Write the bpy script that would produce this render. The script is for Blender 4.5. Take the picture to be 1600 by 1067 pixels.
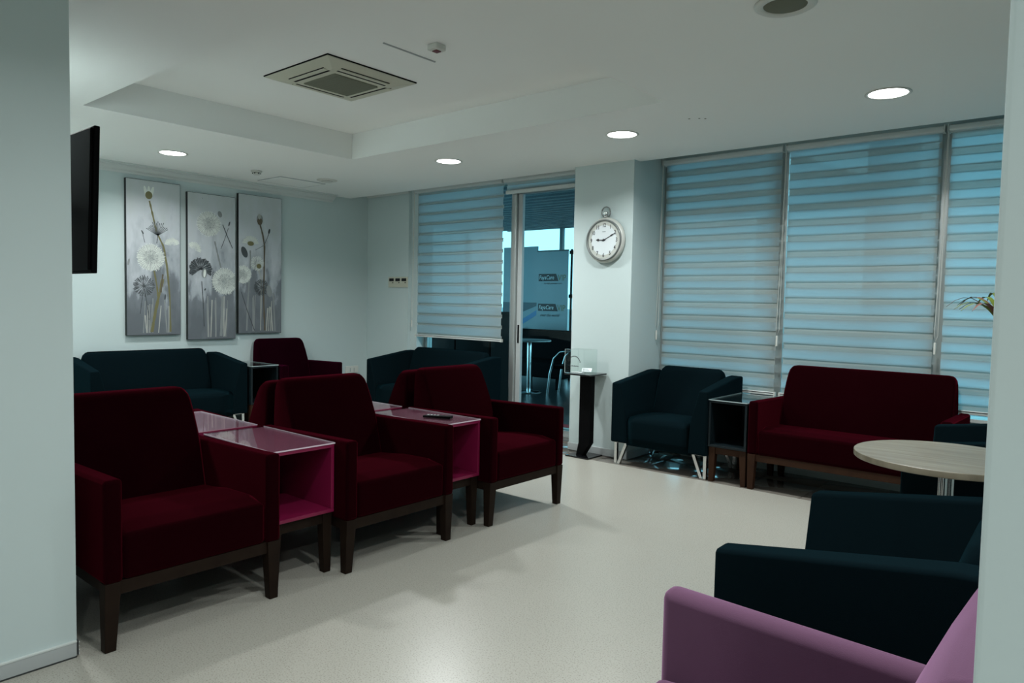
import bpy, bmesh, math, random
from mathutils import Vector, Matrix
random.seed(7)
PI = math.pi
for o in list(bpy.data.objects): bpy.data.objects.remove(o)
scene = bpy.context.scene
COL = scene.collection

# ------------------------------------------------------------------ camera
def make_camera():
    yaw, pitch, roll = math.radians(-40.355), math.radians(-3.0464), math.radians(1.1399)
    F = Vector((math.sin(yaw)*math.cos(pitch), math.cos(yaw)*math.cos(pitch), math.sin(pitch)))
    R = Vector((math.cos(yaw), -math.sin(yaw), 0)); U = R.cross(F)
    c, s = math.cos(roll), math.sin(roll)
    R2 = c*R + s*U; U2 = -s*R + c*U
    cam = bpy.data.cameras.new('camera'); cam.sensor_width = 36.0; cam.lens = 36.0*1125.36/1600
    cam.clip_start = 0.05; cam.clip_end = 200
    o = bpy.data.objects.new('camera', cam); COL.objects.link(o)
    M = Matrix((R2, U2, -F)).transposed().to_4x4(); M.translation = Vector((0, 0, 1.40))
    o.matrix_world = M
    scene.camera = o
make_camera()

# ------------------------------------------------------------------ world, exposure
w = bpy.data.worlds.new('world'); scene.world = w; w.use_nodes = True
bg = w.node_tree.nodes['Background']; bg.inputs[0].default_value = (0.32, 0.72, 0.89, 1); bg.inputs[1].default_value = 1.35
vs = scene.view_settings
vs.view_transform = 'Standard'; vs.look = 'None'; vs.exposure = 1.03; vs.gamma = 1.0; vs.use_curve_mapping = False
LAMP = 15.0            # watts of each of the room's downlights
LAMP_COL = (0.96, 1.0, 1.0, 1)

# ------------------------------------------------------------------ materials
MATS = {}
def mat(name, col, rough=0.6, metal=0.0, sheen=0.0, spec=0.5, noise=None, bump=0.0, bscale=200.0, coat=0.0, sheen_tint=None, sheen_rough=0.4):
    """noise = (scale, second colour, amount)"""
    m = bpy.data.materials.new(name); m.use_nodes = True
    nt = m.node_tree; b = nt.nodes['Principled BSDF']
    b.inputs['Base Color'].default_value = (*col, 1)
    b.inputs['Roughness'].default_value = rough; b.inputs['Metallic'].default_value = metal
    b.inputs['Specular IOR Level'].default_value = spec
    b.inputs['Coat Weight'].default_value = coat
    if sheen:
        b.inputs['Sheen Weight'].default_value = sheen; b.inputs['Sheen Roughness'].default_value = sheen_rough
        b.inputs['Sheen Tint'].default_value = (*(sheen_tint or col), 1)
    tc = nt.nodes.new('ShaderNodeTexCoord')
    if noise:
        n = nt.nodes.new('ShaderNodeTexNoise'); n.inputs['Scale'].default_value = noise[0]; n.inputs['Detail'].default_value = 4
        nt.links.new(tc.outputs['Object'], n.inputs['Vector'])
        mx = nt.nodes.new('ShaderNodeMixRGB'); mx.inputs[1].default_value = (*col, 1); mx.inputs[2].default_value = (*noise[1], 1)
        r = nt.nodes.new('ShaderNodeValToRGB'); r.color_ramp.elements[0].position = 0.5-noise[2]/2; r.color_ramp.elements[1].position = 0.5+noise[2]/2
        nt.links.new(n.outputs['Fac'], r.inputs[0]); nt.links.new(r.outputs[0], mx.inputs[0]); nt.links.new(mx.outputs[0], b.inputs['Base Color'])
    if bump:
        n2 = nt.nodes.new('ShaderNodeTexNoise'); n2.inputs['Scale'].default_value = bscale; n2.inputs['Detail'].default_value = 2
        nt.links.new(tc.outputs['Object'], n2.inputs['Vector'])
        bp = nt.nodes.new('ShaderNodeBump'); bp.inputs['Strength'].default_value = bump; bp.inputs['Distance'].default_value = 0.002
        nt.links.new(n2.outputs['Fac'], bp.inputs['Height']); nt.links.new(bp.outputs[0], b.inputs['Normal'])
    MATS[name] = m
    return m
def emit(name, col, strength):
    m = bpy.data.materials.new(name); m.use_nodes = True; nt = m.node_tree; nt.nodes.clear()
    e = nt.nodes.new('ShaderNodeEmission'); e.inputs[0].default_value = (*col[:3], 1); e.inputs[1].default_value = strength
    o = nt.nodes.new('ShaderNodeOutputMaterial'); nt.links.new(e.outputs[0], o.inputs[0]); MATS[name] = m; return m
def glass(name, tint=(0.9, 0.97, 0.96), base=0.045, edge=0.94, rough=0.0):
    m = bpy.data.materials.new(name); m.use_nodes = True; nt = m.node_tree; nt.nodes.clear()
    t = nt.nodes.new('ShaderNodeBsdfTransparent'); t.inputs[0].default_value = (*tint, 1)
    g = nt.nodes.new('ShaderNodeBsdfGlossy'); g.inputs['Roughness'].default_value = rough
    lw = nt.nodes.new('ShaderNodeLayerWeight'); pw = nt.nodes.new('ShaderNodeMath'); pw.operation = 'POWER'; pw.inputs[1].default_value = 5.0
    fr = nt.nodes.new('ShaderNodeMath'); fr.operation = 'MULTIPLY_ADD'; fr.inputs[1].default_value = edge; fr.inputs[2].default_value = base
    nt.links.new(lw.outputs['Facing'], pw.inputs[0]); nt.links.new(pw.outputs[0], fr.inputs[0])
    mx = nt.nodes.new('ShaderNodeMixShader'); o = nt.nodes.new('ShaderNodeOutputMaterial')
    nt.links.new(fr.outputs[0], mx.inputs[0]); nt.links.new(t.outputs[0], mx.inputs[1]); nt.links.new(g.outputs[0], mx.inputs[2]); nt.links.new(mx.outputs[0], o.inputs[0])
    MATS[name] = m; return m
def fabric(name, col, translucent, through, trans_col=(0.8, 0.85, 0.85)):
    """woven blind fabric: reflects, lets diffuse light through, and lets a little straight through its weave"""
    m = bpy.data.materials.new(name); m.use_nodes = True; nt = m.node_tree; nt.nodes.clear()
    d = nt.nodes.new('ShaderNodeBsdfDiffuse'); d.inputs[0].default_value = (*col, 1)
    t = nt.nodes.new('ShaderNodeBsdfTranslucent'); t.inputs[0].default_value = (*trans_col, 1)
    p = nt.nodes.new('ShaderNodeBsdfTransparent')
    tc = nt.nodes.new('ShaderNodeTexCoord'); n = nt.nodes.new('ShaderNodeTexNoise'); n.inputs['Scale'].default_value = 300
    nt.links.new(tc.outputs['Object'], n.inputs['Vector'])
    mx = nt.nodes.new('ShaderNodeMixShader'); mx.inputs[0].default_value = translucent
    mul = nt.nodes.new('ShaderNodeMath'); mul.operation = 'MULTIPLY'; mul.inputs[1].default_value = through*2
    nt.links.new(n.outputs['Fac'], mul.inputs[0])
    m2 = nt.nodes.new('ShaderNodeMixShader'); o = nt.nodes.new('ShaderNodeOutputMaterial')
    nt.links.new(d.outputs[0], mx.inputs[1]); nt.links.new(t.outputs[0], mx.inputs[2])
    nt.links.new(mul.outputs[0], m2.inputs[0]); nt.links.new(mx.outputs[0], m2.inputs[1]); nt.links.new(p.outputs[0], m2.inputs[2]); nt.links.new(m2.outputs[0], o.inputs[0])
    MATS[name] = m; return m

mat('wall', (0.545, 0.64, 0.635), 0.7, noise=(1.2, (0.53, 0.625, 0.62), 0.6), bump=0.05, bscale=120)
mat('ceil', (0.90, 0.92, 0.89), 0.85, noise=(0.8, (0.88, 0.90, 0.87), 0.6))
mat('trimwhite', (0.62, 0.66, 0.64), 0.45)
mat('alu', (0.42, 0.44, 0.43), 0.38, metal=0.7)
mat('skirt', (0.40, 0.43, 0.43), 0.45)
mat('alu_dark', (0.03, 0.035, 0.035), 0.4)
mat('chrome', (0.75, 0.76, 0.76), 0.16, metal=1.0)
mat('red', (0.0090, 0.0009, 0.0018), 0.9, sheen=0.36, sheen_rough=0.45, sheen_tint=(0.30, 0.016, 0.040), spec=0.0, noise=(5, (0.0075, 0.0006, 0.0013), 0.5), bump=0.2, bscale=500)
mat('plum', (0.007, 0.0006, 0.0025), 0.9, sheen=0.4, sheen_rough=0.5, sheen_tint=(0.16, 0.010, 0.05), spec=0.0, noise=(5, (0.0055, 0.0005, 0.0019), 0.5), bump=0.2, bscale=500)
mat('teal', (0.0029, 0.0072, 0.0093), 0.9, sheen=0.17, sheen_rough=0.5, sheen_tint=(0.02, 0.085, 0.11), spec=0.0, noise=(5, (0.0028, 0.007, 0.009), 0.5), bump=0.2, bscale=500)
mat('purple', (0.115, 0.058, 0.098), 0.85, sheen=0.8, sheen_rough=0.45, sheen_tint=(0.55, 0.30, 0.50), spec=0.0, noise=(4, (0.10, 0.05, 0.085), 0.5), bump=0.2, bscale=500)
mat('wood_dark', (0.018, 0.011, 0.007), 0.55, spec=0.1, noise=(9, (0.011, 0.006, 0.004), 0.5))
mat('wood_brown', (0.040, 0.018, 0.009), 0.55, spec=0.12, noise=(9, (0.026, 0.011, 0.006), 0.5))
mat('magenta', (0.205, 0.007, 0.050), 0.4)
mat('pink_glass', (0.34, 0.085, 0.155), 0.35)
mat('teal_lacquer', (0.006, 0.012, 0.015), 0.4, spec=0.3)
mat('glass_edge', (0.75, 0.62, 0.70), 0.15)
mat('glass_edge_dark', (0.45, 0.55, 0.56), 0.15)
mat('black', (0.0016, 0.0016, 0.002), 0.6, spec=0.06)
mat('black_gloss', (0.004, 0.004, 0.005), 0.08)
mat('plastic_white', (0.66, 0.67, 0.62), 0.4)
mat('plastic_cream', (0.56, 0.56, 0.45), 0.45)
mat('grille', (0.15, 0.16, 0.115), 0.8)
mat('paper', (0.78, 0.80, 0.82), 0.6)
mat('ink', (0.02, 0.02, 0.025), 0.6)
mat('grey_print', (0.20, 0.24, 0.26), 0.6)
mat('clock_case', (0.52, 0.54, 0.50), 0.35)
mat('clock_rim', (0.20, 0.22, 0.215), 0.35, metal=0.4)
mat('clock_face', (0.72, 0.78, 0.80), 0.4)
mat('sensor_red', (0.12, 0.005, 0.01), 0.3)
mat('tile', (0.17, 0.155, 0.135), 0.16, noise=(6, (0.12, 0.11, 0.095), 0.6), spec=0.6)
mat('grout', (0.10, 0.09, 0.08), 0.6)
mat('out_floor', (0.028, 0.032, 0.034), 0.3, spec=0.35, noise=(3, (0.02, 0.024, 0.026), 0.6))
mat('slat', (0.10, 0.13, 0.145), 0.5)
mat('banner', (0.24, 0.30, 0.33), 0.3, noise=(1.5, (0.20, 0.26, 0.29), 0.5))
mat('print_blue', (0.05, 0.18, 0.38), 0.4)
mat('print_dark', (0.04, 0.06, 0.08), 0.4)
mat('gold', (0.16, 0.13, 0.015), 0.4)
mat('out_black', (0.0018, 0.002, 0.0025), 0.7, spec=0.05)
mat('out_brown', (0.006, 0.0045, 0.004), 0.6, spec=0.1)
mat('red_paint', (0.35, 0.008, 0.012), 0.4)
mat('canvas_side', (0.012, 0.016, 0.015), 0.6)
mat('art_white', (0.74, 0.78, 0.72), 0.7)
mat('art_shade', (0.33, 0.355, 0.35), 0.7, noise=(30, (0.42, 0.45, 0.43), 0.5))
mat('art_grey', (0.06, 0.07, 0.075), 0.7)
mat('art_midgrey', (0.24, 0.26, 0.26), 0.7)
mat('art_olive', (0.16, 0.15, 0.065), 0.7)
mat('art_brown', (0.11, 0.09, 0.06), 0.7)
mat('art_pale', (0.38, 0.39, 0.36), 0.7)
mat('leaf', (0.12, 0.16, 0.02), 0.5)
mat('leaf_red', (0.16, 0.06, 0.04), 0.5)
mat('pot', (0.35, 0.34, 0.32), 0.5)
mat('plaster_out', (0.45, 0.50, 0.50), 0.8)
emit('lamp', LAMP_COL, 7.0)
glass('pane', (0.80, 0.92, 0.93), 0.012); glass('acrylic', (0.97, 0.985, 0.98), 0.010, 0.25)
glass('clear', (0.93, 0.97, 0.96))
fabric('band_cloth', (0.50, 0.53, 0.52), 0.60, 0.025, (0.62, 0.80, 0.86))
fabric('band_sheer', (0.42, 0.44, 0.41), 0.30, 0.03, (0.55, 0.62, 0.60))

def floor_mat():
    m = bpy.data.materials.new('terrazzo'); m.use_nodes = True; nt = m.node_tree; b = nt.nodes['Principled BSDF']
    b.inputs['Roughness'].default_value = 0.30; b.inputs['Specular IOR Level'].default_value = 0.5
    tc = nt.nodes.new('ShaderNodeTexCoord')
    v = nt.nodes.new('ShaderNodeTexNoise'); v.inputs['Scale'].default_value = 160; v.inputs['Detail'].default_value = 3
    n = nt.nodes.new('ShaderNodeTexNoise'); n.inputs['Scale'].default_value = 1.5; n.inputs['Detail'].default_value = 3
    for k in (v, n): nt.links.new(tc.outputs['Object'], k.inputs['Vector'])
    r = nt.nodes.new('ShaderNodeValToRGB'); e = r.color_ramp.elements
    e[0].position = 0.33; e[0].color = (0.25, 0.235, 0.195, 1); e[1].position = 0.46; e[1].color = (0.41, 0.40, 0.35, 1)
    k = r.color_ramp.elements.new(0.70); k.color = (0.43, 0.42, 0.37, 1)
    nt.links.new(v.outputs['Fac'], r.inputs[0])
    mx = nt.nodes.new('ShaderNodeMixRGB'); mx.blend_type = 'MULTIPLY'; mx.inputs[0].default_value = 0.25
    nt.links.new(r.outputs[0], mx.inputs[1]); nt.links.new(n.outputs['Color'], mx.inputs[2])
    r2 = nt.nodes.new('ShaderNodeValToRGB'); r2.color_ramp.elements[0].color = (0.75, 0.75, 0.75, 1); r2.color_ramp.elements[1].color = (1, 1, 1, 1)
    nt.links.new(n.outputs['Fac'], r2.inputs[0]); nt.links.new(r2.outputs[0], mx.inputs[2])
    nt.links.new(mx.outputs[0], b.inputs['Base Color']); MATS['terrazzo'] = m
floor_mat()
def oak_mat():
    m = bpy.data.materials.new('oak'); m.use_nodes = True; nt = m.node_tree; b = nt.nodes['Principled BSDF']
    b.inputs['Roughness'].default_value = 0.4
    tc = nt.nodes.new('ShaderNodeTexCoord'); mp = nt.nodes.new('ShaderNodeMapping'); mp.inputs['Scale'].default_value = (1.5, 18, 1)
    mp.inputs['Rotation'].default_value = (0, 0, 0.5)
    n = nt.nodes.new('ShaderNodeTexNoise'); n.inputs['Scale'].default_value = 2.0; n.inputs['Detail'].default_value = 6
    nt.links.new(tc.outputs['Object'], mp.inputs[0]); nt.links.new(mp.outputs[0], n.inputs['Vector'])
    r = nt.nodes.new('ShaderNodeValToRGB'); e = r.color_ramp.elements
    e[0].position = .35; e[0].color = (0.17, 0.145, 0.10, 1); e[1].position = .65; e[1].color = (0.27, 0.24, 0.175, 1)
    nt.links.new(n.outputs['Fac'], r.inputs[0]); nt.links.new(r.outputs[0], b.inputs['Base Color']); MATS['oak'] = m
oak_mat()
def canvas_mat():
    m = bpy.data.materials.new('canvas_paint'); m.use_nodes = True; nt = m.node_tree; b = nt.nodes['Principled BSDF']
    b.inputs['Roughness'].default_value = 0.65
    tc = nt.nodes.new('ShaderNodeTexCoord'); sp = nt.nodes.new('ShaderNodeSeparateXYZ'); nt.links.new(tc.outputs['Object'], sp.inputs[0])
    mp = nt.nodes.new('ShaderNodeMapping'); mp.inputs['Scale'].default_value = (3.2, 1, 1.3)
    oi = nt.nodes.new('ShaderNodeObjectInfo'); nt.links.new(oi.outputs['Random'], mp.inputs['Location'])
    n = nt.nodes.new('ShaderNodeTexNoise'); n.inputs['Scale'].default_value = 2.4; n.inputs['Detail'].default_value = 5
    nt.links.new(tc.outputs['Object'], mp.inputs[0]); nt.links.new(mp.outputs[0], n.inputs['Vector'])
    a = nt.nodes.new('ShaderNodeMath'); a.operation = 'MULTIPLY_ADD'; a.inputs[1].default_value = 0.75; nt.links.new(n.outputs['Fac'], a.inputs[0])
    z = nt.nodes.new('ShaderNodeMath'); z.operation = 'MULTIPLY_ADD'; z.inputs[1].default_value = 0.40; z.inputs[2].default_value = 0.04
    nt.links.new(sp.outputs['Z'], z.inputs[0]); nt.links.new(z.outputs[0], a.inputs[2])
    r = nt.nodes.new('ShaderNodeValToRGB'); e = r.color_ramp.elements
    e[0].position = 0.10; e[0].color = (0.12, 0.135, 0.15, 1); e[1].position = 0.95; e[1].color = (0.46, 0.50, 0.49, 1)
    for p, c in ((0.30, (0.17, 0.19, 0.21)), (0.36, (0.34, 0.37, 0.40)), (0.52, (0.52, 0.55, 0.58)), (0.75, (0.48, 0.52, 0.52))):
        k = r.color_ramp.elements.new(p); k.color = (*c, 1)
    nt.links.new(a.outputs[0], r.inputs[0]); nt.links.new(r.outputs[0], b.inputs['Base Color']); MATS['canvas_paint'] = m
canvas_mat()

# ------------------------------------------------------------------ mesh helpers
def link(o, parent=None):
    COL.objects.link(o)
    if parent is not None: o.parent = parent
    return o
def finish(name, bm, m, parent=None, smooth=True, wn=True):
    bmesh.ops.recalc_face_normals(bm, faces=bm.faces)
    me = bpy.data.meshes.new(name); bm.to_mesh(me); bm.free()
    me.materials.append(MATS[m])
    if smooth:
        for p in me.polygons: p.use_smooth = True
    o = link(bpy.data.objects.new(name, me), parent)
    if smooth and wn:
        md = o.modifiers.new('normals', 'WEIGHTED_NORMAL'); md.keep_sharp = True
    return o
def box(bm, x0, x1, y0, y1, z0, z1):
    v = [bm.verts.new(p) for p in ((x0,y0,z0),(x1,y0,z0),(x1,y1,z0),(x0,y1,z0),(x0,y0,z1),(x1,y0,z1),(x1,y1,z1),(x0,y1,z1))]
    for f in ((3,2,1,0),(4,5,6,7),(0,1,5,4),(1,2,6,5),(2,3,7,6),(3,0,4,7)): bm.faces.new([v[i] for i in f])
    return v
def bevel(bm, r, seg=2, edges=None):
    if r > 0: bmesh.ops.bevel(bm, geom=list(edges or bm.edges), offset=r, segments=seg, profile=0.5, affect='EDGES', clamp_overlap=True)
def rbox(name, x0, x1, y0, y1, z0, z1, m, parent=None, r=0.0, seg=2):
    bm = bmesh.new(); box(bm, x0, x1, y0, y1, z0, z1); bevel(bm, r, seg)
    return finish(name, bm, m, parent, smooth=r > 0)
def boxes(name, lst, m, parent=None):
    bm = bmesh.new()
    for b in lst: box(bm, *b)
    return finish(name, bm, m, parent, smooth=False)
def loft(bm, secs, cap=True):
    rings = [[bm.verts.new(p) for p in s] for s in secs]
    n = len(rings[0])
    for a, b in zip(rings, rings[1:]):
        for i in range(n): bm.faces.new((a[i], a[(i+1) % n], b[(i+1) % n], b[i]))
    if cap: bm.faces.new(rings[0][::-1]); bm.faces.new(rings[-1])
    return rings
def prism_x(bm, prof, x0, x1):      # prof: (y, z)
    return loft(bm, [[(x, y, z) for y, z in prof] for x in (x0, x1)])
def prism_y(bm, prof, y0, y1):      # prof: (x, z)
    return loft(bm, [[(x, y, z) for x, z in prof] for y in (y0, y1)])
def prism_z(bm, prof, z0, z1):
    return loft(bm, [[(x, y, z) for x, y in prof] for z in (z0, z1)])
def circ(r, n, cx=0, cy=0, a0=0): return [(cx+r*math.cos(a0+2*PI*i/n), cy+r*math.sin(a0+2*PI*i/n)) for i in range(n)]
def lathe(bm, prof, n=32, c=(0, 0, 0), axis='z', ring=False):
    secs = []
    if ring: prof = list(prof) + [prof[0]]
    for r, h in prof:
        loop = []
        for i in range(n):
            a = 2*PI*i/n; x, y = r*math.cos(a), r*math.sin(a)
            loop.append((c[0]+x, c[1]+y, c[2]+h) if axis == 'z' else (c[0]+x, c[1]+h, c[2]+y))
        secs.append(loop)
    r_ = loft(bm, secs, cap=not ring)
    if ring: bmesh.ops.remove_doubles(bm, verts=bm.verts, dist=1e-6)
    return r_
def tube(bm, pts, r, n=8):
    pts = [Vector(p) for p in pts]; secs = []
    up = Vector((0, 0, 1))
    for i, p in enumerate(pts):
        t = (pts[min(i+1, len(pts)-1)] - pts[max(i-1, 0)]).normalized()
        a = t.cross(up)
        if a.length < 1e-3: a = t.cross(Vector((1, 0, 0)))
        a.normalize(); b = t.cross(a)
        rr = r[i] if isinstance(r, (list, tuple)) else r
        secs.append([tuple(p + a*rr*math.cos(2*PI*k/n) + b*rr*math.sin(2*PI*k/n)) for k in range(n)])
    loft(bm, secs)
def tag(o, label, cat=None, group=None):
    o['label'] = label
    if cat: o['category'] = cat
    if group: o['group'] = group
    return o
def thing(name, label, cat, loc=(0, 0, 0), rz=0.0, group=None):
    o = link(bpy.data.objects.new(name, None)); o.location = loc; o.rotation_euler = (0, 0, rz)
    o.empty_display_size = 0.1
    return tag(o, label, cat, group)
def struct(o): o['kind'] = 'structure'; return o
def dup(root, label, loc, rz, group=None):
    r = root.copy(); COL.objects.link(r); r.location = loc; r.rotation_euler = (0, 0, rz); r['label'] = label
    if group: r['group'] = group
    for ch in list(root.children):
        c = ch.copy(); COL.objects.link(c); c.parent = r
        for g in list(ch.children):
            d = g.copy(); COL.objects.link(d); d.parent = c
    return r
def text(name, body, size, m, parent, loc, rot, ext=0.0005, shear=0.0, align='LEFT', sx=1.0, off=0.0):
    cu = bpy.data.curves.new(name, 'FONT'); cu.body = body; cu.size = size; cu.extrude = ext; cu.shear = shear
    cu.align_x = align; cu.resolution_u = 3; cu.offset = off
    t = bpy.data.objects.new(name + '_tmp', cu); COL.objects.link(t)
    dg = bpy.context.evaluated_depsgraph_get(); me = bpy.data.meshes.new_from_object(t.evaluated_get(dg))
    bpy.data.objects.remove(t); bpy.data.curves.remove(cu)
    me.name = name; me.materials.clear(); me.materials.append(MATS[m])
    o = link(bpy.data.objects.new(name, me), parent); o.location = loc; o.rotation_euler = rot; o.scale = (sx, 1, 1)
    return o

# ------------------------------------------------------------------ the room shell
ZC, ZT = 2.695, 2.925          # ceiling, tray
XL, XR = -7.62, 2.60           # left wall, right end of the room
YB, YW = 6.00, 6.22            # wall behind the door blind, glazing line
YN = 0.998                     # room side of the near wall
CE = 5.72                      # edge of the ceiling, curtain pocket behind
TX0, TX1, TY0, TY1 = -5.51, -2.30, 1.894, 4.15

fl = struct(rbox('floor', XL, XR, -3.6, 5.39, -0.12, 0, 'terrazzo'))
fb = struct(rbox('floor_border', XL, XR, 5.39, 6.30, -0.12, -0.004, 'grout'))
i = 0; x = XL
tile_me = None
while x < XR - 0.01:
    for j in range(2):
        y0 = 5.392 + j*0.452
        if tile_me is None:
            t = rbox('tile', 0, 0.446, 0, 0.448, -0.004, 0.0, 'tile', fb, 0.0015, 1); tile_me = t.data; t.location = (x, y0, 0)
        else:
            t = link(bpy.data.objects.new('tile', tile_me), fb); t.location = (x, y0, 0)
    x += 0.45
ceil = struct(boxes('ceiling', [
    (XL-0.2, TX0, -3.8, CE, ZC, ZC+0.12), (TX1, XR+0.2, -3.8, CE, ZC, ZC+0.12),
    (TX0, TX1, -3.8, TY0, ZC, ZC+0.12), (TX0, TX1, TY1, CE, ZC, ZC+0.12),
    (TX0-0.06, TX0, TY0-0.06, TY1+0.06, ZC+0.12, ZT+0.1), (TX1, TX1+0.06, TY0-0.06, TY1+0.06, ZC+0.12, ZT+0.1),
    (TX0, TX1, TY0-0.06, TY0, ZC+0.12, ZT+0.1), (TX0, TX1, TY1, TY1+0.06, ZC+0.12, ZT+0.1),
    (TX0, TX1, TY0, TY1, ZT, ZT+0.1),
    (XL-0.2, XR+0.2, CE, CE+0.02, ZC+0.12, 2.95), (XL-0.2, XR+0.2, CE, 6.9, 2.95, 3.08)], 'ceil'))  # last slab runs on as an unseen eave, added to darken blind tops
struct(rbox('wall_left', XL-0.15, XL, YN-0.14, 6.4, -0.1, 2.95, 'wall'))
struct(boxes('wall_back', [(XL, -6.81, YB, 6.30, 0, 2.95), (-6.81, -6.70, YB+0.05, 6.30, 0, 2.95)], 'wall'))
struct(rbox('wall_column', -4.03, -3.385, 5.615, 6.42, 0, 2.95, 'wall', r=0.004, seg=1))
struct(boxes('wall_near', [(XL, -3.03, YN-0.13, YN, 0, ZC), (-3.16, -3.03, -3.6, YN-0.13, 0, ZC)], 'wall'))
struct(rbox('wall_near_right', -0.0895, XR, 0.76, 0.90, 0, ZC, 'wall', r=0.006, seg=2))
struct(boxes('wall_right', [(XR, XR+0.15, -3.6, 6.4, -0.1, 2.95)], 'wall'))
struct(boxes('wall_corridor', [(-3.16, XR, -3.75, -3.6, -0.1, 2.8)], 'wall'))

# mouldings
def moulding(name, prof, y0, y1):
    bm = bmesh.new(); prism_y(bm, prof, y0, y1); return struct(finish(name, bm, 'trimwhite', smooth=False))
cz = ZC
moulding('trim_1', [(XL, cz), (XL, cz-0.085), (XL+0.012, cz-0.085), (XL+0.018, cz-0.070), (XL+0.05, cz-0.055), (XL+0.075, cz-0.03), (XL+0.09, cz-0.022), (XL+0.09, cz-0.012), (XL+0.13, cz-0.008), (XL+0.13, cz)], YN, 5.44)
bm = bmesh.new(); prism_x(bm, [(YB, 2.73), (YB-0.012, 2.73), (YB-0.03, 2.77), (YB-0.03, 2.95), (YB, 2.95)], XL, -6.81)
struct(finish('trim_2', bm, 'trimwhite', smooth=False))
# skirting boards
def skirt(name, x0, x1, y0, y1, h=0.062):
    o = struct(rbox(name, x0, x1, y0, y1, 0.004, h, 'skirt', r=0.004, seg=1)); return o
bb = skirt('baseboard_near', -3.03, -3.018, -3.6, YN-0.002)
rbox('highlight_strip', -3.03, -3.0165, -3.6, YN-0.003, 0.0605, 0.066, 'trimwhite', bb)  # white strip paints in the highlight along the board's top edge
rbox('shadow_gap', -3.03, -3.0195, -3.6, YN-0.003, 0.0002, 0.006, 'alu_dark', bb)
e = rbox('end_profile', -3.045, -3.020, YN, YN+0.004, 0.008, 0.066, 'alu_dark', bb)
for k in range(4): rbox('rib', -3.043, -3.022, YN+0.004, YN+0.008, 0.010+0.015*k, 0.0125+0.015*k, 'trimwhite', e)
cb = skirt('baseboard_column', -4.035, -3.38, 5.603, 5.615, 0.075)
skirt('baseboard_column_side', -3.385, -3.373, 5.603, 6.2, 0.075)
skirt('baseboard_left', XL, XL+0.012, YN, YB, 0.075)
skirt('baseboard_back', XL, -6.81, YB-0.012, YB, 0.075)

# glazing
def win(name, x0, x1, mulls, z1=2.95, hw=0.025):
    w0 = struct(boxes(name, [(x0, x1, YW-0.03, YW+0.03, 0, 0.05), (x0, x1, YW-0.03, YW+0.03, z1-0.06, z1)], 'alu'))
    xs = sorted(mulls)
    for a in xs: rbox('mullion', a-hw, a+hw, YW-0.04, YW+0.04, 0.05, z1-0.06, 'alu', w0)
    for a, b in zip(xs, xs[1:]):
        rbox('pane', a+hw, b-hw, YW-0.004, YW+0.004, 0.05, z1-0.06, 'pane', w0)
    return w0
w1 = win('window_1', -3.385, XR, [-3.34, -2.262, -1.074, 0.11, 1.28, 2.56], hw=0.042)
struct(boxes('wall_window', [(-3.385, XR, 6.17, 6.32, 2.735, 2.95), (-6.70, -4.03, 6.20, 6.32, 2.735, 2.95), (-3.13, -2.93, 6.17, 6.30, 0, 0.60), (-2.79, XR, 6.17, 6.30, 0, 0.60)], 'wall'))  # low wall pieces, gaps shaped to let daylight patches onto the tiles
struct(boxes('trim_3', [(-3.385, XR, 6.13, 6.31, 0.60, 0.625)], 'trimwhite'))
d1 = win('door_1', -6.70, -4.03, [-6.67, -5.27, -4.06])
bm = bmesh.new(); box(bm, -5.225, -5.155, 6.10, 6.20, 0, 2.66); bevel(bm, 0.012, 2)
finish('door_post', bm, 'alu', d1)
rbox('door_stile', -5.152, -5.090, 6.13, 6.17, 0.03, 2.60, 'skirt', d1, 0.004, 2)
rbox('door_head', -5.155, -4.03, 6.12, 6.21, 2.60, 2.66, 'alu', d1, 0.004, 1)
rbox('threshold', -5.15, -4.03, 6.12, 6.24, -0.02, 0.012, 'alu', d1, 0.003, 1)
rbox('lock_plate', -5.13, -5.11, 6.124, 6.131, 0.96, 1.16, 'black', d1)

# ------------------------------------------------------------------ ceiling fixtures
def downlight(x, y, label, power=LAMP):
    t = thing('downlight', label, 'light', (x, y, ZC), 0, 'recessed ceiling downlights')
    bm = bmesh.new(); lathe(bm, [(0.108, 0.0), (0.125, 0.0), (0.128, -0.004), (0.122, -0.008), (0.108, -0.004)], 32, ring=True)
    finish('trim_ring', bm, 'plastic_white', t)
    bm = bmesh.new(); lathe(bm, [(0.0005, -0.002), (0.108, -0.002), (0.108, 0.0), (0.0005, 0.0)], 32)
    finish('lens', bm, 'lamp', t, smooth=False)
    ld = bpy.data.lights.new('downlight_beam', 'AREA'); ld.shape = 'DISK'; ld.size = 0.20; ld.energy = power; ld.color = LAMP_COL[:3]; ld.spread = math.radians(150)
    lo = bpy.data.objects.new('downlight_beam', ld); COL.objects.link(lo); lo.parent = t; lo.location = (0, 0, -0.010)
    return t
downlight(-6.633, 3.016, 'round lit ceiling downlight above the dandelion paintings', 8.8)
downlight(-4.82, 4.72, 'round lit ceiling downlight in front of the lowered door blind', 19.5)
downlight(-2.977, 4.745, 'round lit ceiling downlight nearest the wall clock', 11.2)
downlight(-1.143, 4.765, 'largest lit ceiling downlight near the wide window blinds', 14)
for x, y, pw, lab in ((-6.63, 1.25, 10, 'added unseen downlight above the far left corner'), (-4.82, 1.27, 15, 'added unseen downlight above the television'), (-1.5, 1.15, 8.5, 'added unseen downlight above the opening'),
                      (-0.3, 1.75, 12, 'added unseen downlight above the purple armchair'), (-1.0, -0.9, 4, 'added unseen downlight in the corridor behind the viewer'), (0.9, -0.7, 14, 'added unseen downlight in the corridor facing the right wall'), (-0.8, -2.4, 5, 'added unseen downlight at the far end of the corridor')):
    downlight(x, y, lab, pw)  # unseen downlights, added to brighten the walls, ceiling and near chairs
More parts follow.
